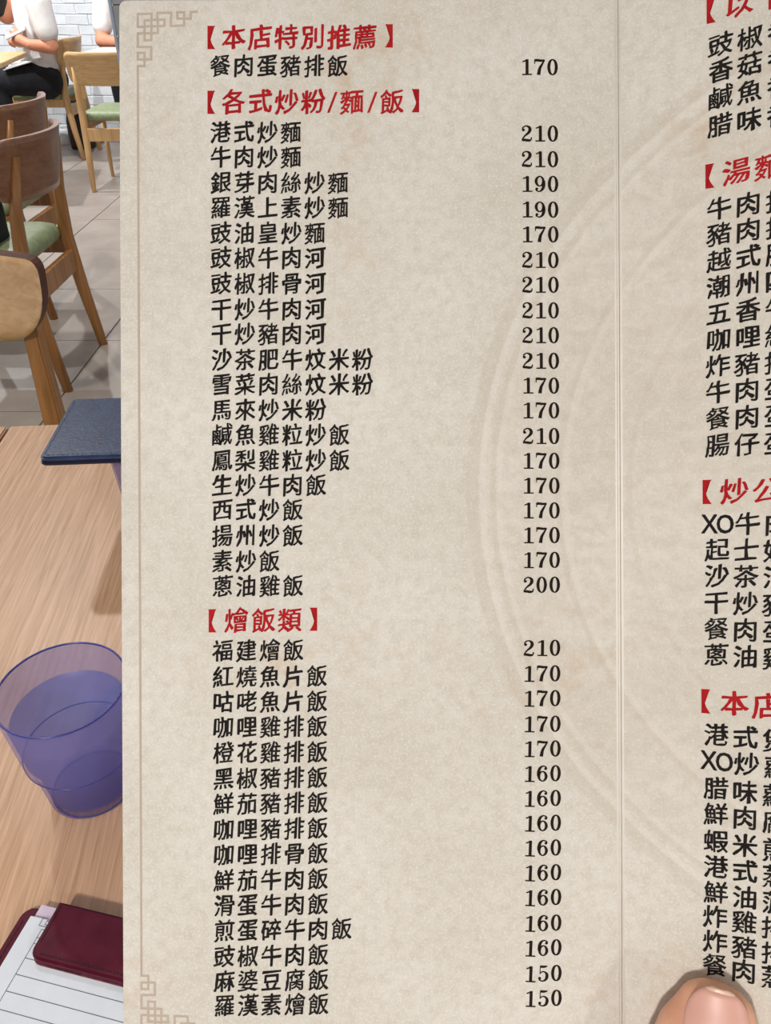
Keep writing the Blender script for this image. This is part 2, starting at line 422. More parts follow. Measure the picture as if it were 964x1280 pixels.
# ------------------------------------------------------------------ tumblers
def tumbler(name, label, loc, water=True):
    e = empty(name, loc); tag(e, label, 'cup', 'stacking tumblers')
    out = [(.0, 0), (.0255, 0), (.0285, .0025), (.0315, .038), (.0322, .0400), (.0345, .0415), (.0352, .044), (.0387, .0925), (.0384, .094), (.0374, .0936)]
    inn = [(.0368, .092), (.0334, .0455), (.0305, .041), (.0297, .039), (.0268, .007), (.0, .007)]
    bm = bmesh.new(); lathe(bm, out+inn, 96); link('cup_body', bm_me(bm, smooth=True), M_tumbler, e)
    def ring(r, z, w): 
        return [(r+w*math.cos(a), z+w*math.sin(a)) for a in [2*math.pi*k/8 for k in range(9)]]
    bm = bmesh.new(); lathe(bm, ring(.0379, .0938, .0007), 96); link('rim', bm_me(bm, smooth=True), M_rim, e)
    bm = bmesh.new(); lathe(bm, ring(.0347, .0417, .00032), 96); link('stacking_step', bm_me(bm, smooth=True), M_rim, e)
    bm = bmesh.new(); lathe(bm, ring(.0262, .0006, .0006), 96); link('foot_ring', bm_me(bm, smooth=True), M_rim, e)
    if water:
        bm = bmesh.new(); lathe(bm, [(0, .0074), (.0264, .0074), (.0292, .039), (.0300, .0412), (.0329, .0458), (.0349, .072)], 96)
        lathe(bm, [(.0349, .072), (0, .072)], 96)
        link('water', bm_me(bm, smooth=True), M_water, e)
    return e
rc = W(76, 859, TZ+.094)
tumbler('tumbler', 'frosted blue plastic tumbler part filled with water', (rc.x, rc.y, TZ))
nb = W(150, 574, TZ+.089)
c2 = W(186, 548, TZ+.094)
tumbler('tumbler', 'frosted blue plastic tumbler carrying the navy folder', (c2.x, c2.y, TZ), False)
# navy folder lying on the tumbler
na, nbb = W(65, 500, TZ+.102), W(47, 573, TZ+.102)
nrz = math.atan2(nbb.x-na.x, na.y-nbb.y)*-1.0
nd = (na-nbb).length
e = empty('bill_folder', (nbb.x, nbb.y, TZ+.0938), R(4))
tag(e, 'navy blue leatherette bill folder resting on a tumbler', 'folder')
bm = slab(rrect(0, 0, .21, nd, .006), 0, .0035, .001); link('back_cover', bm_me(bm), M_navy_edge, e)
bm = slab(rrect(0.0005, 0.0005, .2095, nd-.0005, .006), .0035, .0085, .0016); link('front_cover', bm_me(bm), M_navy, e)
fc = e.children[-1]
bm = bmesh.new()
n = 30
for k in range(n):
    box(bm, (.0045, .006+(nd-.012)*(k+.5)/n, .0086), (.0006, (nd-.012)/n*.65, .0004))
for k in range(48):
    box(bm, (.006+.198*(k+.5)/48, .0045, .0086), (.0027, .0006, .0004))
so = link('stitching', bm_me(bm), mat('navy_thread', lin(50, 78, 120), .6), fc)

# ------------------------------------------------------------------ order pad clipboard
l1, l2 = W(31.5, 1197.6, TZ+.006), W(155, 1241.6, TZ+.006)
cang = math.atan2(l2.y-l1.y, l2.x-l1.x)+R(4)
co = W(33, 1131, TZ+.004)
cb = empty('order_clipboard', (co.x, co.y, TZ), cang); tag(cb, 'maroon leatherette order clipboard holding a ruled white pad', 'clipboard')
CW, CH = .118, .21
bm = slab(rrect(0, -CH, CW, .0, .007), 0, .004, .0012); bd = link('board', bm_me(bm), M_maroon, cb)
bm = bmesh.new()
for k in range(60): box(bm, (.0032, -.008-(CH-.016)*(k+.5)/60, .0041), (.0007, .0022, .0006))
link('stitching', bm_me(bm), M_stitch, bd)
bm = slab(rrect(.0075, -CH+.006, CW-.006, -.0060, .0006), .0042, .0062); pad = link('paper_pad', bm_me(bm), M_pad, cb)
def cl(px, py, z): 
    w = W(px, py, TZ+z); d = w - Vector((co.x, co.y, 0)); d.z = 0
    return Matrix.Rotation(-cang, 3, 'Z') @ d
bm = bmesh.new()
zr = .00628
y0 = cl(49, 1161, .006).y; x0 = cl(31.5, 1197.6, .006).x
box(bm, (x0, (y0-CH+.012)/2, zr), (.0003, y0+CH-.012, .0001))
for yy in [y0, cl(42, 1171, .006).y, cl(40, 1179, .006).y] + [cl(31.5, 1197.6, .006).y - .0086*k for k in range(17)]:
    if yy > -CH+.012: box(bm, ((x0+CW-.012)/2, yy, zr), (CW-.012-x0, .0003, .0001))
link('ruled_lines', bm_me(bm), M_rule, pad)
fb = cl(49, 1157, .006)
bm = bmesh.new()
for (xa, ya, xb, yb) in ((0, 0, 0, .0045), (0, 0, .012, 0), (0, .0045, .003, .0045), (.003, .001, .006, .001), (.003, .001, .003, .0032), (.003, .0032, .0066, .0034), (.0066, .0034, .006, .001), (.0045, .001, .0048, .0036)):
    box(bm, (fb.x+(xa+xb)/2, fb.y+(ya+yb)/2, zr), (abs(xa-xb)+.0003, abs(ya-yb)+.0003, .0001))
link('printed_box', bm_me(bm), M_rule, pad)
f0, f1 = cl(53, 1126, .006), cl(69, 1146, .006)
bm = slab(rrect(f0.x, -.022, f0.x+.02, .0018, .0005), .0040, .0045); link('pink_slip', bm_me(bm), M_pink, cb)
# clip flap
g0, g1 = cl(71, 1123, .014), cl(58, 1190, .014)
bm = slab(rrect(g0.x+.0010, g1.y-.0035, CW-.012, g0.y, .006, 6, (1, 1, 0, 0)), .0068, .0115, .0014); fl = link('clip_flap', bm_me(bm), M_maroon, cb)
bm = slab(rrect(g0.x+.0016, g1.y-.0043, CW-.0125, g0.y-.001, .006, 6, (1, 1, 0, 0)), .0050, .0072); link('flap_edge', bm_me(bm), M_maroon_edge, fl)
bm = bmesh.new()
for k in range(36): box(bm, (g0.x+.0066+(CW-.02-g0.x)*(k+.5)/36, g1.y-.0005, .0116), (.0014, .0006, .0005))
for k in range(16): box(bm, (g0.x+.0036, g1.y+.005+(g0.y-g1.y-.007)*(k+.5)/16, .0116), (.0006, .0012, .0005))
link('stitching', bm_me(bm), M_stitch, fl)

# ------------------------------------------------------------------ the menu
MD = .20                                   # distance of the page from the lens
S = MD/FPX                                 # metres per photo pixel on the left page
HX = 774.5                                 # fold
def cam_pt(x, y, depth):                   # pixel at a depth along the lens axis
    a, u = (x-CX)/FPX, (CY-y)/FPX
    return Vector((a*depth, (CP+SP*u)*depth, CAMZ-(SP-CP*u)*depth))
menu = empty('menu'); tag(menu, 'folded cream restaurant menu card printed with red and black Chinese lines', 'menu')
ROLL = R(.24)
menu.matrix_world = Matrix.Translation(cam_pt(HX, CY, MD)) @ Matrix.Rotation(math.pi/2-PITCH, 4, 'X') @ Matrix.Rotation(ROLL, 4, 'Z')
TOPY, BOTY, LEFT = -2.0, 1304.0, 151.8
PW = HX-LEFT
TH = R(23.0)
def page(name, rot, x0, x1, corners, u0):
    o = rrect(x0*S, (CY-BOTY)*S, x1*S, (CY-TOPY)*S, 9*S, 6, corners)
    bm = slab(o, -.0011, 0.0)
    uvl = bm.loops.layers.uv.new('print')
    for f in bm.faces:
        for l in f.loops: l[uvl].uv = ((l.vert.co.x/S+u0)/1000, (l.vert.co.y/S-CY)/1000)
        f.material_index = 0 if (abs(f.calc_center_median().z) < 1e-7) else 1
    me = bm_me(bm); ob = link(name, me, [M_paper, M_board_edge], menu, (0, 0, 0), (0, rot, 0))
    return ob
pgL = page('page', 0, -PW, -1.2, (1, 0, 0, 1), HX)
pgR = page('page', -TH, 1.2, PW, (0, 1, 1, 0), HX)
bm = bmesh.new()
yA, yB = (CY-BOTY)*S, (CY-TOPY)*S
loft(bm, [(0, yA, -.0012), (0, yB, -.0012)], [(2.0*S, .0012)]*2, 12, ref=(1, 0, 0))
loft(bm, [(-3.6*S, yA, -.0004), (-3.6*S, yB, -.0004)], [(1.7*S, .0006)]*2, 8, ref=(1, 0, 0))
loft(bm, [(3.4*S*math.cos(TH), yA, 3.4*S*math.sin(TH)-.0004), (3.4*S*math.cos(TH), yB, 3.4*S*math.sin(TH)-.0004)], [(1.7*S, .0006)]*2, 8, ref=(1, 0, 0))
link('fold_crease', bm_me(bm, smooth=True), M_spine, menu)

# --- glyph outlines from the built-in interface font
LEFT_ROWS = """83 84 170 餐肉蛋豬排飯
166 167 210 港式炒麵
197 199 210 牛肉炒麵
229 230 190 銀芽肉絲炒麵
260 262 190 羅漢上素炒麵
292 293 170 豉油皇炒麵
323 325 210 豉椒牛肉河
355 356 210 豉椒排骨河
387 388 210 干炒牛肉河
418 419 210 干炒豬肉河
450 451 210 沙茶肥牛炆米粉
481 482 170 雪菜肉絲炆米粉
513 513 170 馬來炒米粉
544 545 210 鹹魚雞粒炒飯
576 576 170 鳳梨雞粒炒飯
607 607 170 生炒牛肉飯
638 638 170 西式炒飯
670 669 170 揚州炒飯
702 700 170 素炒飯
733 731 200 蔥油雞飯
813.5 810 210 福建燴飯
846 842 170 紅燒魚片飯
877.5 873 170 咕咾魚片飯
909 905 170 咖哩雞排飯
941 936 170 橙花雞排飯
973 967 160 黑椒豬排飯
1004.5 998 160 鮮茄豬排飯
1036.5 1029 160 咖哩豬排飯
1068 1060 160 咖哩排骨飯
1100 1091 160 鮮茄牛肉飯
1131.5 1122 160 滑蛋牛肉飯
1163 1154 160 煎蛋碎牛肉飯
1195 1185 160 豉椒牛肉飯
1226 1217 150 麻婆豆腐飯
1256.5 1248 150 羅漢素燴飯"""
LEFT_ROWS = [r.split() for r in LEFT_ROWS.split('\n')]
HEADS = [(47, '本店特別推薦', [292, 325, 358, 391, 424, 456], 259.5, 491),
         (128, '各式炒粉/麵/飯', [292, 325.5, 358.5, 391.5, 415.5, 440, 465.5, 490], 259.5, 524),
         (776, '燴飯類', [295.5, 329.5, 362], 261, 396.5)]
# right page: photo pixel of the first character, then the characters
RIGHT_ROWS = [(901, 56, '豉椒香'), (901, 88.5, '香菇香'), (900.5, 122, '鹹魚香'), (900, 157, '腊味香'),
    (899, 261, '牛肉排'), (899, 293, '豬肉排'), (899, 326, '越式肥'), (898.5, 359, '潮州四'), (898.5, 392, '五香牛'), (898.5, 425, '咖哩絲'),
    (897.5, 458, '炸豬排'), (897.5, 490.5, '牛肉蛋'), (897.5, 523.5, '餐肉蛋'), (897, 557, '腸仔蛋'),
    (898, 655, 'X牛肉'), (896.5, 687.5, '起士奶'), (896, 720, '沙茶油'), (895.5, 753.5, '干炒豬'), (895.5, 786.5, '餐肉蛋'), (895.5, 819, '蔥油雞'),
    (895.5, 919, '港式煲'), (897, 951.5, 'X炒蘿'), (895, 986, '腊味蘿'), (895, 1018, '鮮肉腐'), (895, 1052, '蝦米煎'), (895, 1084, '港式蒸'),
    (895, 1116, '鮮油菠'), (894, 1146.5, '炸雞排'), (894, 1177.5, '炸豬排'), (893.5, 1207, '餐肉蒸')]
RIGHT_HEADS = [(886.5, 15, '以下', 924), (885, 221, '湯麵', 921), (881.5, 615, '炒公', 918), (880, 876, '本店', 918)]
chars = sorted(set(''.join(r[3] for r in LEFT_ROWS)+''.join(h[1] for h in HEADS)+''.join(r[2] for r in RIGHT_ROWS)+''.join(h[2] for h in RIGHT_HEADS)+'XO國'))
def make_glyphs(chars, offset):
    obs = []
    for ch in chars:
        cu = bpy.data.curves.new('g', 'FONT'); cu.body = ch; cu.size = 1.0; cu.resolution_u = 3; cu.offset = offset; cu.fill_mode = 'FRONT'
        o = bpy.data.objects.new('g', cu); COL.objects.link(o); obs.append(o)
    bpy.context.view_layer.update()
    dg = bpy.context.evaluated_depsgraph_get()
    out = {}
    for ch, o in zip(chars, obs):
        ev = o.evaluated_get(dg); me = ev.to_mesh()
        out[ch] = ([(v.co.x, v.co.y) for v in me.vertices], [tuple(p.vertices) for p in me.polygons])
        ev.to_mesh_clear()
    for o in obs:
        cu = o.data; bpy.data.objects.remove(o); bpy.data.curves.remove(cu)
    return out
G_REG = make_glyphs(chars, 0.0)
gx = [p[0] for p in G_REG['國'][0]]; gy = [p[1] for p in G_REG['國'][0]]
EMC = ((min(gx)+max(gx))/2, (min(gy)+max(gy))/2); EMS = max(gy)-min(gy)
class Ink:
    def __init__(s): s.v = []; s.f = []; s.k = 0
    def add(s, vs, fs, T, nib=0.0):
        # nib: the outline is laid down again at small offsets, like the width of a brush
        nib *= 1.5 if len(vs) < 60 else 1.25 if len(vs) < 110 else 1.0
        for dx, dy in ([(0, 0)] if not nib else [(0, 0), (1, .25), (-1, -.25), (.45, -.55), (-.45, .55), (.8, .6), (-.8, -.6)]):
            s.k += 1; b = len(s.v); z = s.k*2e-7
            if nib:
                g = [nib*(.55+1.1*abs(noise.noise(Vector((x*5.0, y*5.0, 3.3+len(vs)*.37))))) for x, y in vs]
                s.v += [(*T(x+dx*q, y+dy*q), z) for (x, y), q in zip(vs, g)]
            else: s.v += [(*T(x, y), z) for x, y in vs]
            s.f += [tuple(b+i for i in f) for f in fs]
    def build(s, name, m, parent, z=.00008):
        me = bpy.data.meshes.new(name); me.from_pydata([(x, y, z+q) for x, y, q in s.v], [], s.f)
        bm = bmesh.new(); bm.from_mesh(me); 
        for f in bm.faces:
            if f.normal.z < 0: f.normal_flip()
        bm.to_mesh(me); bm.free()
        return link(name, me, m, parent)
def brush(ch, cx, cy, size, rot=0.0, squash=1.0, glyphs=None, wob=.030, lean=.125):
    """glyph centred at photo-pixel coordinates (y down) with a brush-like rising stroke; returns verts, faces, transform to metres"""
    vs, fs = (glyphs or G_REG)[ch]
    k = size/EMS; c, s = math.cos(rot), math.sin(rot)
    sd = (ord(ch) % 97)*1.7
    def T(x, y):
        X, Y = (x-EMC[0])/EMS, (y-EMC[1])/EMS
        n1 = noise.noise(Vector((X*4.2, Y*4.2, sd))); n2 = noise.noise(Vector((X*4.2+9, Y*4.2, sd+5)))
        X2, Y2 = X+wob*n1*1.6, Y+wob*n2*1.6
        Y2 += lean*X2 - .05*X2*abs(X2); X2 += .03*Y2
        X2 *= size*squash; Y2 *= size
        return (cx+X2*c+Y2*s, cy-(-X2*s+Y2*c))
    return vs, fs, T
def ribbon(pts, wid, n=10, closed=False):
    """variable-width stroke through control points (Catmull-Rom) -> verts, faces"""
    P = [Vector((*p, w*1.12+.012)) for p, w in zip(pts, wid)]
    m = len(P); C = []
    segs = m if closed else m-1
    for i in range(segs):
        g = lambda j: P[j % m] if closed else P[max(0, min(m-1, j))]
        p0, p1, p2, p3 = g(i-1), g(i), g(i+1), g(i+2)
        for k in range(n):
            t = k/n
            C.append(.5*((2*p1)+(-p0+p2)*t+(2*p0-5*p1+4*p2-p3)*t*t+(-p0+3*p1-3*p2+p3)*t**3))
    if not closed: C.append(P[-1])
    vs = []; q = len(C)
    for i, c in enumerate(C):
        a = C[(i-1) % q] if closed else C[max(0, i-1)]; b = C[(i+1) % q] if closed else C[min(q-1, i+1)]
        d = Vector((b.x-a.x, b.y-a.y)); d = d.normalized() if d.length else Vector((1, 0))
        nn = Vector((-d.y, d.x))*c.z/2
        vs += [(c.x+nn.x, c.y+nn.y), (c.x-nn.x, c.y-nn.y)]
    fs = [(2*i, 2*i+1, 2*((i+1) % q)+1, 2*((i+1) % q)) for i in range(q if closed else q-1)]
    return vs, fs
def disc(x, y, r, n=12):
    return [(x+r*math.cos(2*math.pi*k/n), y+r*math.sin(2*math.pi*k/n)) for k in range(n)], [tuple(range(n))]
def join(*parts):
    V, F = [], []
    for v, f in parts:
        b = len(V); V += v; F += [tuple(b+i for i in q) for q in f]
    return V, F
def rect(x0, y0, x1, y1): return [(x0, y0), (x1, y0), (x1, y1), (x0, y1)], [(0, 1, 2, 3)]
# old-style serif numerals in a .66 x 1 box
D = {}
D['0'] = ribbon([(.06+.07, .5), (.19, .84), (.33, .965), (.47, .84), (.53, .5), (.47, .16), (.33, .035), (.19, .16)], [.135, .11, .06, .11, .135, .11, .06, .11], 8, True)
D['1'] = join(rect(.28, .02, .44, .98), rect(.10, 0, .62, .08), ribbon([(.12, .83), (.25, .88), (.36, .98)], [.05, .06, .03], 5))
D['7'] = join(ribbon([(.07, .91), (.2, .925), (.4, .90), (.60, .915)], [.13, .13, .12, .10], 6), rect(.05, .70, .10, .96),
              ribbon([(.60, .94), (.46, .66), (.34, .40), (.28, .02)], [.05, .09, .13, .16], 8))
D['2'] = join(disc(.15, .72, .085), ribbon([(.10, .74), (.14, .88), (.30, .965), (.46, .88), (.50, .72), (.42, .54), (.22, .34), (.09, .13)], [.04, .06, .06, .12, .145, .12, .07, .05], 8),
              ribbon([(.06, .09), (.22, .10), (.40, .07), (.52, .08)], [.09, .13, .13, .10], 6), ribbon([(.50, .07), (.56, .14), (.58, .27)], [.10, .06, .04], 5))
D['9'] = join(ribbon([(.12, .67), (.18, .87), (.32, .965), (.46, .86), (.51, .66), (.45, .46), (.31, .37), (.18, .46)], [.13, .10, .055, .09, .12, .09, .055, .10], 8, True),
              ribbon([(.53, .68), (.53, .42), (.46, .17), (.30, .035), (.14, .10), (.12, .20)], [.12, .14, .12, .06, .06, .06], 8), disc(.16, .20, .078))
D['6'] = ([(.65-x, 1-y) for x, y in D['9'][0]], D['9'][1])
D['5'] = join(ribbon([(.14, .93), (.3, .92), (.44, .94), (.53, .98)], [.11, .12, .09, .03], 5), rect(.13, .46, .175, .95),
              ribbon([(.15, .50), (.25, .60), (.38, .61), (.50, .50), (.53, .32), (.46, .12), (.30, .035), (.15, .09), (.10, .20)], [.03, .05, .06, .11, .14, .11, .06, .06, .05], 8), disc(.145, .205, .08))
def digit(ch, cx, cy, h, rot=0.0):
    vs, fs = D[ch]; c, s = math.cos(rot), math.sin(rot)
    def T(x, y):
        X, Y = (x-.33)*h*1.16, (y-.5)*h
        return (cx+X*c+Y*s, cy-(-X*s+Y*c))
    return vs, fs, T
def bracket(x, cy, w, h, flip, rot=0.0):
    n = 12
    vs = [(0, -.5), (0, .5)] + [(1-.62*math.cos(math.pi*(k/n-.5)), .5-k/n) for k in range(n+1)]
    vs[2] = (1, .5); vs[-1] = (1, -.5)
    fs = [(0, 1, 2+0, 3)] + [(0, 2+k, 3+k) for k in range(1, n)]
    sx = -1 if flip else 1
    return vs, fs, (lambda a, b: (x+sx*a*w, cy-b*h - rot*sx*a*w))
def unroll(p):                              # photo pixel -> pixel in the card's own upright frame
    dx, dy = p[0]-HX, CY-p[1]; c, s_ = math.cos(-ROLL), math.sin(-ROLL)
    return dx*c-dy*s_, dx*s_+dy*c
def toL(T): return lambda x, y: (lambda p: (p[0]*S, p[1]*S))(unroll(T(x, y)))
rn = random.Random(3)
for ly, py, price, txt in LEFT_ROWS:
    ly, py = float(ly), float(py)
    slope = (py-ly)/340.0; rot = -slope*.8
    ink = Ink(); x = 275.3+.0047*(ly-83)
    for k, ch in enumerate(txt):
        vs, fs, T = brush(ch, x+29.35*k, ly+slope*(x+29.35*k-335)*.6, 25.0, rot, .92)
        ink.add(vs, fs, toL(T), .021)
    ink.build('printed_line', M_ink, pgL)
    ink = Ink()
    for k, ch in enumerate(price):
        xc = 658.2+.0042*(py-84)+16.3*k; vs, fs, T = digit(ch, xc, py+slope*(xc-675)*1.6, 20.2, rot*2)
        ink.add(vs, fs, toL(T))
    ink.build('printed_price', M_ink_brown, pgL)
for cy, txt, xs, b0, b1 in HEADS:
    ink = Ink()
    vs, fs, T = bracket(b0, cy, 9.5, 29, False); ink.add(vs, fs, toL(T))
    for ch, x in zip(txt, xs):
        if ch == '/':
            ink.add([(x-6.5, cy+13), (x-3.5, cy+13), (x+6.5, cy-13), (x+3.5, cy-13)], [(0, 1, 2, 3)], toL(lambda a, b: (a, b))); continue
        vs, fs, T = brush(ch, x, cy, 28.0, 0, .95); ink.add(vs, fs, toL(T), .022)
    vs, fs, T = bracket(b1, cy-2, 9.5, 29, True); ink.add(vs, fs, toL(T))
    ink.build('printed_heading', M_red, pgL)
# right page: photo pixel -> page coordinates
def uv_right(px, py):
    a_, b_ = unroll((px, py)); px, py = HX+a_, CY-b_
    X0 = HX-CX; a = px-CX
    u = (a*FPX - X0*FPX)/(FPX*math.cos(TH)+a*math.sin(TH))
    sc = FPX/(FPX-u*math.sin(TH))
    return u, (py-CY)/sc
def toR(T): return lambda x, y: (lambda p: (p[0]*S, -p[1]*S))(T(x, y))
for px, py, txt in RIGHT_ROWS:
    u, v = uv_right(px, py)
    ink = Ink()
    for k, ch in enumerate(txt):
        x = u+31.6*k
        if ch == 'X':
            for cx2, c2 in ((x-9.6, 'X'), (x+7.6, 'O')):
                gv, gf = G_REG[c2]; mx = (min(p[0] for p in gv)+max(p[0] for p in gv))/2; my = (min(p[1] for p in gv)+max(p[1] for p in gv))/2
                hh = max(p[1] for p in gv)-min(p[1] for p in gv); kk = 22.0/hh
                ink.add(gv, gf, toR(lambda a, b, cx2=cx2, mx=mx, my=my, kk=kk: (cx2+(a-mx)*kk*.78, v-(b-my)*kk)), .02)
            continue
        vs, fs, T = brush(ch, x, v, 25.0, 0, .97); ink.add(vs, fs, toR(T), .021)
    ink.build('printed_line', M_ink, pgR)
for px, py, txt, fx in RIGHT_HEADS:
    u, v = uv_right(px-3, py); u1, _ = uv_right(fx, py)
    ink = Ink()
    vs, fs, T = bracket(u, v, 10, 29, False); ink.add(vs, fs, toR(T))
    for k, ch in enumerate(txt):
        vs, fs, T = brush(ch, u1+34.5*k, v, 27.5, 0, 1.0); ink.add(vs, fs, toR(T), .022)
    ink.build('printed_heading', M_red, pgR)
# border line and fret corners
FRET = [[(165, 130), (292, 127), (290, 372), (228, 375), (228, 190), (268, 188)], [(165, 130), (165, 250), (208, 249)], [(250, 245), (410, 241), (412, 181), (310, 184)],
        [(350, 186), (350, 305), (312, 308)], [(346, 165), (346, 120), (475, 118), (471, 241), (594, 236), (595, 113), (532, 113), (532, 172), (655, 172), (655, 112), (712, 108)],
        [(268, 308), (165, 310), (165, 435), (290, 435), (288, 550), (246, 552)], [(208, 552), (165, 552), (165, 490), (228, 490), (228, 612), (165, 613)]]
FRET = [[(150+x/7.415, y/7.415) for x, y in pl] for pl in FRET]
def strokes(ink, pl, w, T):
    for (xa, ya), (xb, yb) in zip(pl, pl[1:]):
        d = Vector((xb-xa, yb-ya)); L = d.length; d /= L; nn = Vector((-d.y, d.x))*w/2; e = d*w/2
        q = [(xa-e.x+nn.x, ya-e.y+nn.y), (xb+e.x+nn.x, yb+e.y+nn.y), (xb+e.x-nn.x, yb+e.y-nn.y), (xa-e.x-nn.x, ya-e.y-nn.y)]
        ink.add(q, [(0, 1, 2, 3)], T)
idn = toL(lambda a, b: (a, b))
ink = Ink(); [strokes(ink, pl, 2.7, idn) for pl in FRET]; ink.build('fret_ornament', M_tan, pgL, .00004)
ink = Ink(); [strokes(ink, [(x+4.6, 1302.5-y) for x, y in pl], 2.7, idn) for pl in FRET]; ink.build('fret_ornament', M_tan, pgL, .00004)
ink = Ink(); strokes(ink, [(172.3, 82.6), (176.9, 1220)], 2.6, idn); ink.build('border_line', M_tan, pgL, .00004)

# ------------------------------------------------------------------ hand holding the menu (built in right-page space)
u0, v0 = uv_right(896, 1205)
HM = menu.matrix_world @ Matrix.Rotation(-TH, 4, 'Y') @ Matrix.Translation((u0*S, -v0*S, -.0013))
hand = empty('person'); hand.matrix_world = HM
tag(hand, 'bare hand with thumb pressed on the front of the menu card', 'person')
mm = .001
bm = bmesh.new()
def chain(pts, rad, seg=16, ref=None): loft(bm, [Vector(p)*mm for p in pts], [(r[0]*mm, r[1]*mm) if isinstance(r, tuple) else r*mm for r in rad], seg, True, True, ref)
# thumb: tip near origin, running down; wide and flat over the last joint
chain([(0, -7.5, 7.3), (-1, -13, 8.2), (-3, -21, 9.0), (-6.5, -32, 9.6), (-10, -42, 9.6), (-15, -55, 8), (-23, -72, 0), (-28, -84, -6)],
      [(9.2, 6.2), (12.0, 7.6), (13.2, 8.4), (12.2, 8.6), (11.0, 8.8), (12.5, 10.5), (16, 14), (18, 15)], 20, (1, 0, 0))
# palm behind and below the card
chain([(-30, -92, -10), (-16, -84, -16), (0, -66, -20), (10, -48, -22)], [(20, 15), (27, 15), (33, 13), (36, 10)], 20, (1, .55, 0))
# four fingers on the back of the card
F = [((-10, -44, -22), (-14, -10, -20), (-14, 12, -13), (-13, 30, -9)), ((6, -42, -22), (6, -4, -20), (7, 22, -13), (8, 42, -9)),
     ((22, -44, -22), (26, -8, -20), (28, 16, -13), (30, 35, -9)), ((36, -52, -22), (42, -22, -20), (46, -4, -13), (48, 10, -9))]
for k, pts in enumerate(F):
    s = (1, 1, .97, .84)[k]
    chain(pts, [9.6*s, 9.0*s, 8.2*s, 7.0*s], 14)
# wrist and forearm
chain([(-30, -92, -10), (-46, -122, -14), (-66, -165, -20), (-100, -240, -30)], [(26, 18), (27, 19), (31, 25), (38, 34)], 20, (1, 0, 0))
me = remeshed(bm, .0011, 6, 'hand')
hb = link('hand_body', me, M_skin, hand)
# nail on the back of the thumb tip (faces the reader)
from mathutils.bvhtree import BVHTree
bvh = BVHTree.FromPolygons([v.co for v in me.vertices], [tuple(p.vertices) for p in me.polygons])
def skin_z(x, y):
    h = bvh.ray_cast(Vector((x, y, .05)), Vector((0, 0, -1)))
    return h[0].z if h[0] else .006
def nail_patch(hw, y0, y1, t0, t1, up, rows=16, cols=16):
    """strip t0..t1 of a rounded nail plate lying on the thumb's back; t runs from cuticle to free edge"""
    ca, sa = math.cos(R(-6)), math.sin(R(-6))
    bm = bmesh.new(); grid = []
    for i in range(rows+1):
        t = t0+(t1-t0)*i/rows
        k = 1.0
        if t > .55: k = math.sqrt(max(.0, 1-((t-.55)/.46)**2))
        if t < .30: k = .62+.38*math.sqrt(max(0, 1-((.30-t)/.30)**2))
        row = []
        for j in range(cols+1):
            a = (j/cols-.5)*2; x, y = hw*k*a, y0+(y1-y0)*t
            X, Y = x*ca-y*sa+.0009, x*sa+y*ca
            # the plate is stiffer than the skin: smooth arch over the averaged skin height
            Yc = min(Y, ty-.0034)
            z = (skin_z(X, Yc)+skin_z(X*.9, Yc-.0008)+skin_z(X*.95, Yc-.0014))/3 - max(0, Y-Yc)*.35
            row.append(bm.verts.new((X, Y, z+up*(1-.75*a*a*a*a))))
        grid.append(row)
    for a, b in zip(grid, grid[1:]):
        for j in range(cols): bm.faces.new((a[j], a[j+1], b[j+1], b[j]))
    g = bmesh.ops.extrude_face_region(bm, geom=list(bm.faces))
    bmesh.ops.translate(bm, vec=(0, 0, -.0007), verts=[v for v in g['geom'] if isinstance(v, bmesh.types.BMVert)])
    bmesh.ops.remove_doubles(bm, verts=bm.verts, dist=1e-7)
    return bm_me(bm, smooth=True)
ty = max(v.co.y for v in me.vertices if v.co.z > .003)
nail = link('thumb_nail', nail_patch(7.2*mm, ty-17.5*mm, ty+1.2*mm, 0, .965, .00055), M_nail, hand)
link('nail_free_edge', nail_patch(7.2*mm, ty-17.5*mm, ty+1.2*mm, .96, 1.0, .00055, 4), M_nail_tip, nail)

# ------------------------------------------------------------------ chairs
def arc_board(bm, half, sag, z0, z1, th, tilt, corner=.05, n=28, rows=8, lower=None):
    """curved back board: ends swing forward (+y) by sag; rounded corners; tilt leans the top back"""
    def pt(a, b, off):
        x = half*a
        zz = z0+(z1-z0)*b
        y = sag*(a*a) - tilt*(zz-z0) + off
        return Vector((x, y, zz))
    fr, bk = [], []
    for i in range(n+1):
        a = -math.cos(math.pi*i/n)
        d = (1-abs(a))*half
        cut = cutl = 0
        if d < corner: cut = corner-math.sqrt(max(0, corner**2-(corner-d)**2))
        lo_c = lower or corner
        if d < lo_c: cutl = lo_c-math.sqrt(max(0, lo_c**2-(lo_c-d)**2))
        f, b_ = [], []
        for j in range(rows+1):
            zz = (z0+cutl) + (z1-z0-cut-cutl)*j/rows
            b = (zz-z0)/(z1-z0)
            f.append(bm.verts.new(pt(a, b, th/2))); b_.append(bm.verts.new(pt(a, b, -th/2)))
        fr.append(f); bk.append(b_)
    for i in range(n):
        for j in range(rows):
            bm.faces.new((fr[i][j], fr[i+1][j], fr[i+1][j+1], fr[i][j+1]))
            bm.faces.new((bk[i][j], bk[i][j+1], bk[i+1][j+1], bk[i+1][j]))
        for L, flip in ((0, 0), (rows, 1)):
            q = (fr[i][L], bk[i][L], bk[i+1][L], fr[i+1][L]); f = bm.faces.new(q if not flip else q[::-1]); f.material_index = 1
    for i in (0, n):
        for j in range(rows):
            q = (fr[i][j], fr[i][j+1], bk[i][j+1], bk[i][j]); f = bm.faces.new(q if i == 0 else q[::-1]); f.material_index = 1
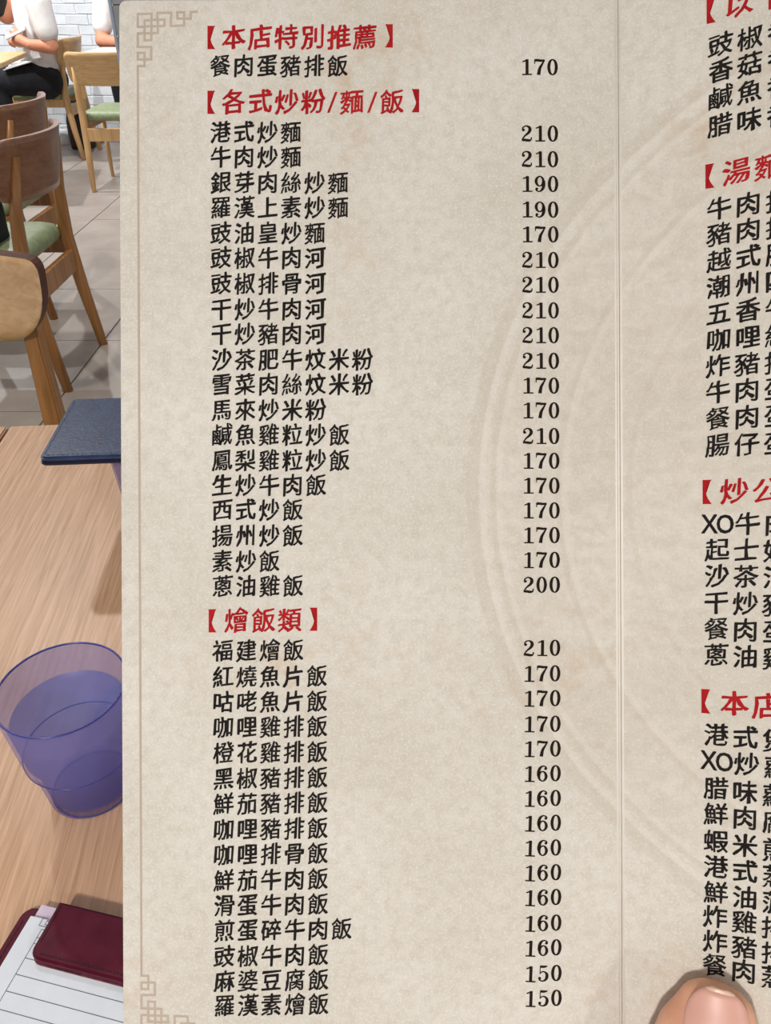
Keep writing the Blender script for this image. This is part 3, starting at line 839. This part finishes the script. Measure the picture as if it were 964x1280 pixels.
def chair_proto(frame_m, board_m, edge_m, half=.235, sag=.085):
    """faces +y, origin on the floor midway between the rear feet"""
    e = empty('dining_chair')
    SW, FW, DP = .205, .215, .46
    def post(s):
        bm = bmesh.new()
        pts = [(s*SW, 0, 0), (s*(SW-.003), .028, .22), (s*(SW-.008), .045, .42), (s*(SW-.016), .03, .58), (s*(SW-.034), -.010, .745)]
        loft(bm, pts, [(.015, .017), (.021, .022), (.024, .025), (.022, .019), (.017, .010)], 10, True, False, (1, 0, 0)); return bm_me(bm, smooth=True)
    for s in (-1, 1): link('rear_leg', post(s), frame_m, e)
    for s in (-1, 1):
        bm = bmesh.new(); loft(bm, [(s*FW, DP, 0), (s*(FW-.012), DP-.02, .425)], [(.012, .012), (.019, .019)], 10, True, False, (1, 0, 0))
        link('front_leg', bm_me(bm, smooth=True), frame_m, e)
    for s in (-1, 1):
        bm = bmesh.new(); box(bm, (s*.196, .245, .385), (.022, .40, .055), 0, .004); link('side_rail', bm_me(bm), frame_m, e)
    link('front_rail', boxme((0, .435, .385), (.40, .022, .055), 0, .004), frame_m, e)
    link('rear_rail', boxme((0, .036, .335), (.39, .022, .075), 0, .004), frame_m, e)
    # upholstered seat
    bm = bmesh.new()
    o = rrect(-.215, .055, .215, .475, .05, 6)
    rings = []
    for k, z in ((.97, .412), (1.0, .425), (1.0, .440), (.96, .458), (.85, .468), (.5, .474)):
        rings.append([bm.verts.new((x*k, .265+(y-.265)*k, z)) for x, y in o])
    for a, b in zip(rings, rings[1:]):
        for k in range(len(o)): bm.faces.new((a[k], a[(k+1) % len(o)], b[(k+1) % len(o)], b[k]))
    bm.faces.new(rings[0]); bm.faces.new(rings[-1]); link('seat', bm_me(bm, smooth=True), M_cush, e)
    bm = bmesh.new(); arc_board(bm, half, sag, .615, .795, .016, .22, .035, lower=.055)
    me = bm_me(bm, smooth=False); 
    for p in me.polygons: p.use_smooth = p.material_index == 0
    link('backrest', me, [board_m, edge_m], e, (0, -.022, 0))
    return e
M_highlit_edge = wood('highlit_ply_edge', lin(138, 100, 86), lin(164, 126, 112), 'X', 1, .35)  # highlight along the brown backs' edge, put into a lighter colour
pro_brown = chair_proto(M_frame, M_walnut, M_highlit_edge)
fB0, fB1 = W(86, 487, 0), W(129, 431, 0)
mB = (fB0+fB1)/2
pro_brown.location = (mB.x, mB.y, 0); pro_brown.rotation_euler.z = math.pi/2
tag(pro_brown, 'brown bentback dining chair standing clear behind the oak table', 'chair', 'dining chairs')
c = copy_tree(pro_brown); fC = W(66, 400, 0)
c.location = (fC.x-.0, fC.y+.22, 0); tag(c, 'brown bentback dining chair next in row, toward the seated man', 'chair', 'dining chairs')
# chair facing us across the table
YA = 1.36
a0, a1 = WY(50, 321, YA-.0), WY(30, 431, YA-.03)
chA = chair_proto(M_frame, M_oak_board, M_brown_edge, .225, .05)
bpy.data.objects.remove([o for o in chA.children if o.name.startswith('backrest')][0])
bm = bmesh.new(); arc_board(bm, .235, .06, a1.z, a0.z, .030, .20, .022, lower=.105)
me = bm_me(bm)
for p in me.polygons: p.use_smooth = p.material_index == 0
link('backrest', me, [M_oak_board, M_brown_edge], chA, (0, -.02, 0))
for o in [o for o in chA.children if o.name.startswith('rear_leg')]:
    sg = 1 if o.data.vertices[0].co.x > 0 else -1
    bm = bmesh.new(); loft(bm, [(sg*.185, 0, 0), (sg*.185, .012, .42), (sg*.180, -.012, .74)], [(.022, .022), (.026, .026), (.018, .016)], 4, True, False, (1, 1, 0))
    bmesh.ops.bevel(bm, geom=list(bm.edges), offset=.003, segments=2, affect='EDGES')
    o.data = bm_me(bm); o.data.materials.append(M_frame)
chA.location = (a0.x-.232, YA, 0); chA.rotation_euler.z = math.pi
tag(chA, 'light oak chair with dark edged rounded back, tucked at far side of table', 'chair', 'dining chairs')
# pale chairs at the back
pro_pale = chair_proto(M_pale, M_pale_board, M_pale_board, .225, .06)
fE = W(118, 240, 0)
pro_pale.location = (fE.x+.205, fE.y, 0); pro_pale.rotation_euler.z = 0
tag(pro_pale, 'brightly lit pale dining chair with sage seat, its back turned by the pillar', 'chair', 'dining chairs')
c = copy_tree(pro_pale); d0 = WY(79, 62, 6.45)
c.location = (d0.x+.0, 6.62, 0); c.rotation_euler.z = math.pi/2
tag(c, 'brightly lit pale dining chair on which the phone user sits', 'chair', 'dining chairs')

# ------------------------------------------------------------------ far tables
mt = W(34, 64.5, .75)
mt2 = W(0, 79.5, .75)
e = empty('cafe_table', (mt.x, mt.y, 0), math.atan2(mt.y-mt2.y, mt.x-mt2.x)-math.pi/2); tag(e, 'pale wood table at which the phone user sits', 'table')
bm = slab(rrect(-.75, -.80, 0, .0, .02), .725, .75, .003); link('tabletop', bm_me(bm), M_pale_board, e)
bm = bmesh.new(); loft(bm, [(-.40, -.40, .02), (-.40, -.40, .73)], [.035, .035], 14); link('pedestal', bm_me(bm, smooth=True), M_steel, e)
bm = bmesh.new(); lathe(bm, [(0, 0), (.22, 0), (.22, .012), (.04, .03), (0, .03)], 28, (-.40, -.40, 0)); link('base', bm_me(bm), M_steel, e)
wt = W(115, 62, .75)
e = empty('cafe_table', (wt.x, wt.y, 0)); tag(e, 'white topped table in front of the man at the pillar', 'table')
bm = slab(rrect(0, -.32, 1.1, .22, .02), .728, .75, .003); link('tabletop', bm_me(bm), M_whitetable, e)
bm = bmesh.new(); loft(bm, [(.55, .02, .02), (.55, .02, .73)], [.035, .035], 14); link('pedestal', bm_me(bm, smooth=True), M_steel, e)
bm = bmesh.new(); lathe(bm, [(0, 0), (.22, 0), (.22, .012), (.04, .03), (0, .03)], 28, (.55, .02, 0)); link('base', bm_me(bm), M_steel, e)

# ------------------------------------------------------------------ people in the background
def body(chains, voxel, name, m, parent, sm=5):
    bm = bmesh.new()
    for pts, rad, *ref in chains: loft(bm, pts, rad, 14, True, True, ref[0] if ref else None)
    me = remeshed(bm, voxel, sm, name)
    inv = parent.matrix_world.inverted()
    me.transform(inv)
    return link(name, me, m, parent)
Yp = 6.42
hip = WY(57, 104, Yp+.02); hip.z = max(hip.z, .56)
def q(px, py, Y=Yp): return WY(px, py, Y)
man = empty('person', (hip.x, hip.y, 0)); tag(man, 'person in white t-shirt and black trousers bent over a phone', 'person')
bpy.context.view_layer.update()
near, farY = Yp-.20, Yp+.20
neck, head = q(22, -8), q(12, 5)
sh_n, sh_f = q(47, 4, near), q(40, 2, farY)
el_n, wr_n, hd_n = q(65, 59, near-.02), q(37, 56, near-.05), q(25, 50, near-.02)
el_f, wr_f, hd_f = q(48, 60, farY), q(24, 55, Yp), q(16, 52, Yp-.05)
kn_n, kn_f = q(-6, 103, near+.02), q(-4, 96, farY)
ft_n, ft_f = kn_n.copy(), kn_f.copy(); ft_n.z = .06; ft_f.z = .06; ft_n.x += .05; ft_f.x += .05
hp_n, hp_f = hip+Vector((0, -.11, .0)), hip+Vector((0, .11, 0))
body([([hip, (hip+neck)/2+Vector((.05, 0, 0)), neck], [(.10, .13), (.11, .15), .06]),
      ([neck, head], [.058, .06]), ([head+Vector((.035, 0, .03)), head+Vector((-.04, 0, -.05))], [.088, .072]),
      ([sh_n, el_n], [.06, .046]), ([el_n, wr_n, hd_n], [.046, .034, .036]), ([sh_f, el_f], [.06, .046]), ([el_f, wr_f, hd_f], [.046, .034, .036]),
      ([hd_n, hd_n+Vector((-.05, .01, .03))], [.016, .013]), ([hd_n+Vector((0, 0, .03)), hd_n+Vector((-.06, .015, .05))], [.013, .011]),
      ([hd_n+Vector((.01, 0, -.02)), hd_n+Vector((-.055, .01, -.002))], [.015, .012]), ([hd_n+Vector((.01, 0, .04)), hd_n+Vector((-.03, .03, .075))], [.014, .011]),
      ([hd_n+Vector((.0, 0, -.035)), hd_n+Vector((-.05, .01, -.03))], [.013, .011]),
      ([hp_n, kn_n], [.08, .06]), ([kn_n, ft_n], [.055, .04]), ([hp_f, kn_f], [.08, .06]), ([kn_f, ft_f], [.055, .04]),
      ([ft_n, ft_n+Vector((-.16, 0, -.02))], [.042, .035]), ([ft_f, ft_f+Vector((-.16, 0, -.02))], [.042, .035])], .009, 'body', M_skin_far, man)
slv = sh_n+(el_n-sh_n)*.62; slf = sh_f+(el_f-sh_f)*.62
body([([hip+Vector((.0, 0, .07)), hip+Vector((-.005, 0, .18)), (hip+neck)/2+Vector((.05, 0, .04)), neck+Vector((.05, 0, -.06))], [(.14, .165), (.14, .17), (.135, .18), (.10, .15)], (1, 0, 0)),
      ([sh_n+Vector((.0, .03, .02)), sh_n, slv], [.085, .088, .078]), ([sh_f+Vector((0, -.03, .02)), sh_f, slf], [.085, .088, .078])], .012, 't_shirt', M_white_cloth, man, 3)
body([([hip+Vector((.02, -.06, -.02)), hp_n+Vector((-.03, 0, 0)), kn_n], [.13, .12, .082]), ([hip+Vector((.02, .06, -.02)), hp_f+Vector((-.03, 0, 0)), kn_f], [.13, .12, .082]),
      ([kn_n, ft_n+Vector((0, 0, .05))], [.08, .06]), ([kn_f, ft_f+Vector((0, 0, .05))], [.08, .06])], .012, 'trousers', M_black_cloth, man, 3)
body([([head+Vector((.0, -.0, .085)), head+Vector((-.04, -.045, .04)), head+Vector((-.062, -.045, -.015))], [.082, .078, .062])], .009, 'hair', M_hair, man, 2)
# phone in his hand
ph = hd_n+Vector((-.045, .012, .055))
o = link('phone', boxme((0, 0, 0), (.15, .012, .075), 0, .004), M_white_plastic, None, ph+Vector((.02, 0, -.01)), (R(-68), R(-22), R(10)))
tag(o, 'white mobile phone held by the person in the t-shirt', 'phone')
link('screen', boxme((0, .0063, 0), (.138, .001, .066)), M_screen, o)
# folded newspaper lying across his lap
nw = q(30, 76, near+.06)
e = empty('newspaper', (nw.x, nw.y, nw.z-.02), R(8)); tag(e, 'folded newspaper on the lap of the phone user', 'newspaper')
for k in range(4):
    o = link('sheet', boxme((0, 0, 0), (.26-.015*k, .20-.01*k, .006), 0, .002), M_news, e, (.006*k, .004*k, .009*k), (R(2*k-3), R(-14+2*k), R(3*k)))
# second man, at the table by the pillar
m2 = WY(150, 100, 6.75)
man2 = empty('person', (m2.x, m2.y, 0)); tag(man2, 'person in white shirt resting a forearm on the white table', 'person')
bpy.context.view_layer.update()
elb, shd, wrs = WY(127, 51, 6.45), WY(131, -14, 6.62), WY(160, 54, 6.35)
tc_ = Vector((shd.x+.20, 6.70, .85)); hp2 = Vector((shd.x+.20, 6.72, .54)); nk2 = Vector((shd.x+.2, 6.66, 1.17)); hd2 = Vector((shd.x+.2, 6.60, 1.33))
k2a, k2b = Vector((shd.x+.10, 6.30, .53)), Vector((shd.x+.34, 6.30, .53))
sh2b = Vector((shd.x+.40, 6.66, shd.z)); el2b = Vector((shd.x+.44, 6.45, .80)); wr2b = Vector((shd.x+.22, 6.30, .79))
body([([hp2, tc_, nk2], [.13, .14, .06]), ([nk2, hd2], [.055, .06]), ([hd2+Vector((0, .01, -.02)), hd2+Vector((0, 0, .06))], [.075, .085]),
      ([shd, elb], [.055, .045]), ([elb, wrs, wrs+Vector((.08, -.03, 0))], [.046, .034, .03]), ([sh2b, el2b], [.055, .045]), ([el2b, wr2b, wr2b+Vector((-.07, -.02, 0))], [.045, .034, .03]),
      ([hp2+Vector((-.09, 0, 0)), k2a, k2a+Vector((0, .02, -.45))], [.08, .06, .042]), ([hp2+Vector((.09, 0, 0)), k2b, k2b+Vector((0, .02, -.45))], [.08, .06, .042]),
      ([k2a+Vector((0, .02, -.47)), k2a+Vector((0, -.12, -.485))], [.042, .035]), ([k2b+Vector((0, .02, -.47)), k2b+Vector((0, -.12, -.485))], [.042, .035])], .010, 'body', M_skin_far, man2)
body([([hp2, tc_, nk2+Vector((0, 0, -.07))], [(.17, .15), (.18, .15), (.14, .11)], (1, 0, 0)), ([shd+Vector((.04, 0, .02)), shd, shd+(elb-shd)*.72], [.08, .085, .07]),
      ([sh2b+Vector((-.04, 0, .02)), sh2b, sh2b+(el2b-sh2b)*.72], [.08, .085, .07])], .012, 'shirt', M_white_cloth, man2, 3)
body([([hp2+Vector((-.06, 0, 0)), k2a, k2a+Vector((0, .02, -.42))], [.12, .085, .06]), ([hp2+Vector((.06, 0, 0)), k2b, k2b+Vector((0, .02, -.42))], [.12, .085, .06])], .012, 'trousers', M_black_cloth, man2, 3)
body([([hd2+Vector((0, .03, .07)), hd2+Vector((0, -.01, .09))], [.088, .085])], .01, 'hair', M_hair, man2, 2)

# ------------------------------------------------------------------ bags on the floor
def soft_bag(name, label, loc, w, d, h, m, top=None, rz=0):
    e = empty(name, loc, rz); tag(e, label, 'bag')
    bm = bmesh.new(); o = rrect(-w/2, -d/2, w/2, d/2, min(w, d)*.3, 5); rings = []
    for k, z in ((.9, 0), (1, .03), (1.04, .35), (.98, .7), (.86, .92), (.6, 1.0)):
        rings.append([bm.verts.new((x*k+.01*noise.noise(Vector((x*9, y*9, z*4))), y*k+.01*noise.noise(Vector((x*9+5, y*9, z*4))), z*h)) for x, y in o])
    for a, b in zip(rings, rings[1:]):
        for k in range(len(o)): bm.faces.new((a[k], a[(k+1) % len(o)], b[(k+1) % len(o)], b[k]))
    bm.faces.new(rings[0]); bm.faces.new(rings[-1]); link('bag_body', bm_me(bm, smooth=True), m, e)
    if top:
        bm = bmesh.new(); loft(bm, [(-w*.35, 0, h*.9), (-w*.25, 0, h*1.12), (w*.25, 0, h*1.12), (w*.35, 0, h*.9)], [.014]*4, 8); link('handle', bm_me(bm, smooth=True), top, e)
    return e
bb = W(103, 187, 0)
soft_bag('shoulder_bag', 'dark brown shoulder bag standing on the floor by the brick wall', (bb.x-.01, bb.y+.09, 0), .17, .2, .30, M_bag_brown, M_black_cloth)
wb = W(83, 181, 0)
soft_bag('carrier_bag', 'small white carrier bag on the floor under the pale chair', (wb.x, wb.y+.03, 0), .10, .1, .12, M_shoe, M_shoe)
k = WY(2, 268, 2.72)
soft_bag('backpack', 'black backpack on the sage seat of the brown chair', (fB0.x-.24, fB0.y+.10, .465), .2, .22, .30, M_black_cloth, M_black_cloth)
